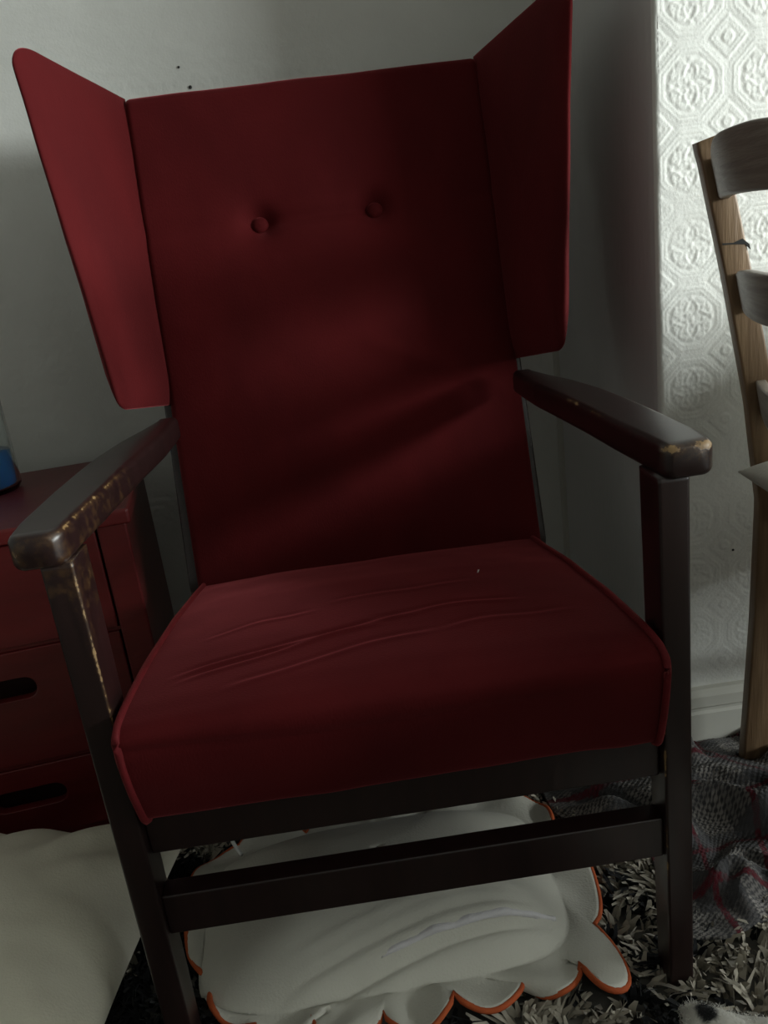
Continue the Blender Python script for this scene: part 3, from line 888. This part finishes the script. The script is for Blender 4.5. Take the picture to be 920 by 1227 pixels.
# ------------------------------------------------------------------ tartan blanket heaped by the wall
bx0, bx1, by0, by1 = .195, .80, .045, .385
nu, nv = 400, 250
A, B = np.meshgrid(np.linspace(0, 1, nu), np.linspace(0, 1, nv), indexing='ij')
X = bx0 + (bx1 - bx0) * A; Y = by0 + (by1 - by0) * B
wx = fbm(A * 4 + 2, B * 3, 3); wy = fbm(A * 4 + 30, B * 3 + 9, 3)
X = X + .03 * (wx - .5) ; Y = Y + .05 * (wy - .5) * sm(1.0, .8, B)
X = X + .10 * (1 - A) * sm(.75, .35, B)
ed = np.minimum.reduce([A / .16, (1 - A) / .1, B / .22, (1 - B) / .30 + .25])
moun = sm(0, 1, np.clip(ed, 0, 1)) ** .55
base = .024 + .012 * moun + moun * (.034 * np.exp(-((A - .36) / .17) ** 2 - ((B - .66) / .26) ** 2) + .030 * np.exp(-((A - .62) / .2) ** 2 - ((B - .42) / .22) ** 2) + .012 * np.exp(-((A - .1) / .1) ** 2 - ((B - .75) / .2) ** 2))
ph = (B * 1.7 + A * 1.3 + .9 * (wx - .5) * 2) * 2 * PI
rid = .5 + .5 * np.sin(ph)
base = base + moun * (.036 * (rid ** 1.8 - .30) + .008 * np.sin(ph * 2.1 + 6 * wy))
base = base + .0010 * np.sin(A * 2 * PI * 75) * np.sin(B * 2 * PI * 48) * moun
Zt = np.maximum(base, .020)
inside = np.clip((Y - .38) / .02, 0, 1)
Y = np.minimum(Y, .380)
V = np.stack([X, Y, Zt], -1).reshape(-1, 3)
# weave colours (the cloth's own pattern)
su = A * .66 + .012 * np.sin(B * 9); sv_ = B * .50 + .012 * np.sin(A * 7)
def band(s, p, a, b): t = (s / p) % 1; return ((t > a) & (t < b)).astype(float)
dk = np.array([.020, .020, .024]); lt = np.array([.27, .25, .23]); rd = np.array([.095, .010, .016]); gy = np.array([.075, .074, .078])
wv_ = ((np.floor(su / .0046) + np.floor(sv_ / .0030)) % 2).astype(float)
bu, bv = band(su, .105, .0, .42), band(sv_, .105, .0, .42)
light = np.where(bu * bv > 0, .85, np.where(bu + bv > 0, .45, .10)) * wv_ + .10
tone = dk + (lt - dk) * light[..., None]
tone = tone * (1 - .0) + 0
rmask = np.maximum(band(su, .105, .66, .74), band(sv_, .105, .66, .74)) * (.55 + .45 * wv_)
tone = tone * (1 - rmask[..., None]) + rd * rmask[..., None]
gm = np.maximum(band(su, .105, .82, .98), band(sv_, .105, .82, .98))[..., None] * .5
tone = tone * (1 - gm) + gy * gm
bf = grid_faces(nu, nv)
bf = bf[np.hypot(V[bf[:, 0], 0] - .499, V[bf[:, 0], 1] - .315) > .023]      # the cloth lies around the chair's foot
ob = mesh_np('tartan_blanket', V, bf, 'blanket', None, True, None, {'tone': tone.reshape(-1, 3)})
md = ob.modifiers.new('thick', 'SOLIDIFY'); md.thickness = .004; md.offset = -1
tag(ob, 'grey and dark red tartan wool blanket heaped on rug by skirting', 'blanket')

# ------------------------------------------------------------------ black spotted white plush by the right leg
def spots(v):
    x, y = v[:, 0], v[:, 1]
    m = np.minimum.reduce([np.hypot((x - a) / 1.0, (y - b) / 1.5) - r for a, b, r in ((.2495, -.078, .0085), (.33, -.13, .022), (.40, -.10, .018), (.29, -.20, .02))])
    t = sm(.002, -.002, m + .004 * (fbm(x * 160, y * 160, 2) - .5))
    return np.array([.62, .60, .55]) * (1 - t[:, None]) + np.array([.012, .012, .013]) * t[:, None]
pl = thing('spotted_plush', 'white fleecy cushion with black spots lying on rug by chair leg', 'plush', (0, 0, 0))
core = pillow_mesh('cover', (.297, -.183), .112, .092, .022, .078, math.radians(-27), 'plush', pl, 80, 9, .002, 5, .03, spots)
pv = np.array([p.co[:] for p in core.data.vertices]); pv = pv[pv[:, 2] > .040]
idx = rng.integers(0, len(pv), 15000); q = pv[idx] + rng.normal(0, .0018, (15000, 3)) * [1, 1, .2]
dirv = rng.normal(0, .0022, (15000, 3)); dirv[:, 2] = rng.uniform(.001, .003, 15000)
az = rng.uniform(0, PI, 15000); w = np.stack([np.cos(az), np.sin(az), 0 * az], 1) * .00035
V = np.stack([q - w, q + w, q + dirv], 1).reshape(-1, 3)
fur = mesh_np('fleece', V, (np.arange(15000)[:, None] * 3 + np.array([0, 1, 2])), 'plush', pl, False, None, {'tone': np.repeat(spots(q), 3, 0)})
fur['kind'] = 'stuff'

# ------------------------------------------------------------------ white cable end behind the cushion
cb = np.array([(-.30, .43, .030), (-.275, .40, .032), (-.257, .365, .050), (-.246, .325, .068), (-.240, .298, .064), (-.235, .283, .058), (-.228, .272, .052), (-.222, .264, .049)])
tt = np.linspace(0, len(cb) - 1, 50)
cbs = np.stack([np.interp(tt, np.arange(len(cb)), cb[:, k]) for k in range(3)], 1)
for _ in range(10): cbs[1:-1] = (cbs[:-2] + 2 * cbs[1:-1] + cbs[2:]) / 4
tag(tube('white_cable', cbs, .0026, 'plug', None, 8), 'short white cable with its end on the scalloped cushion corner', 'cable')
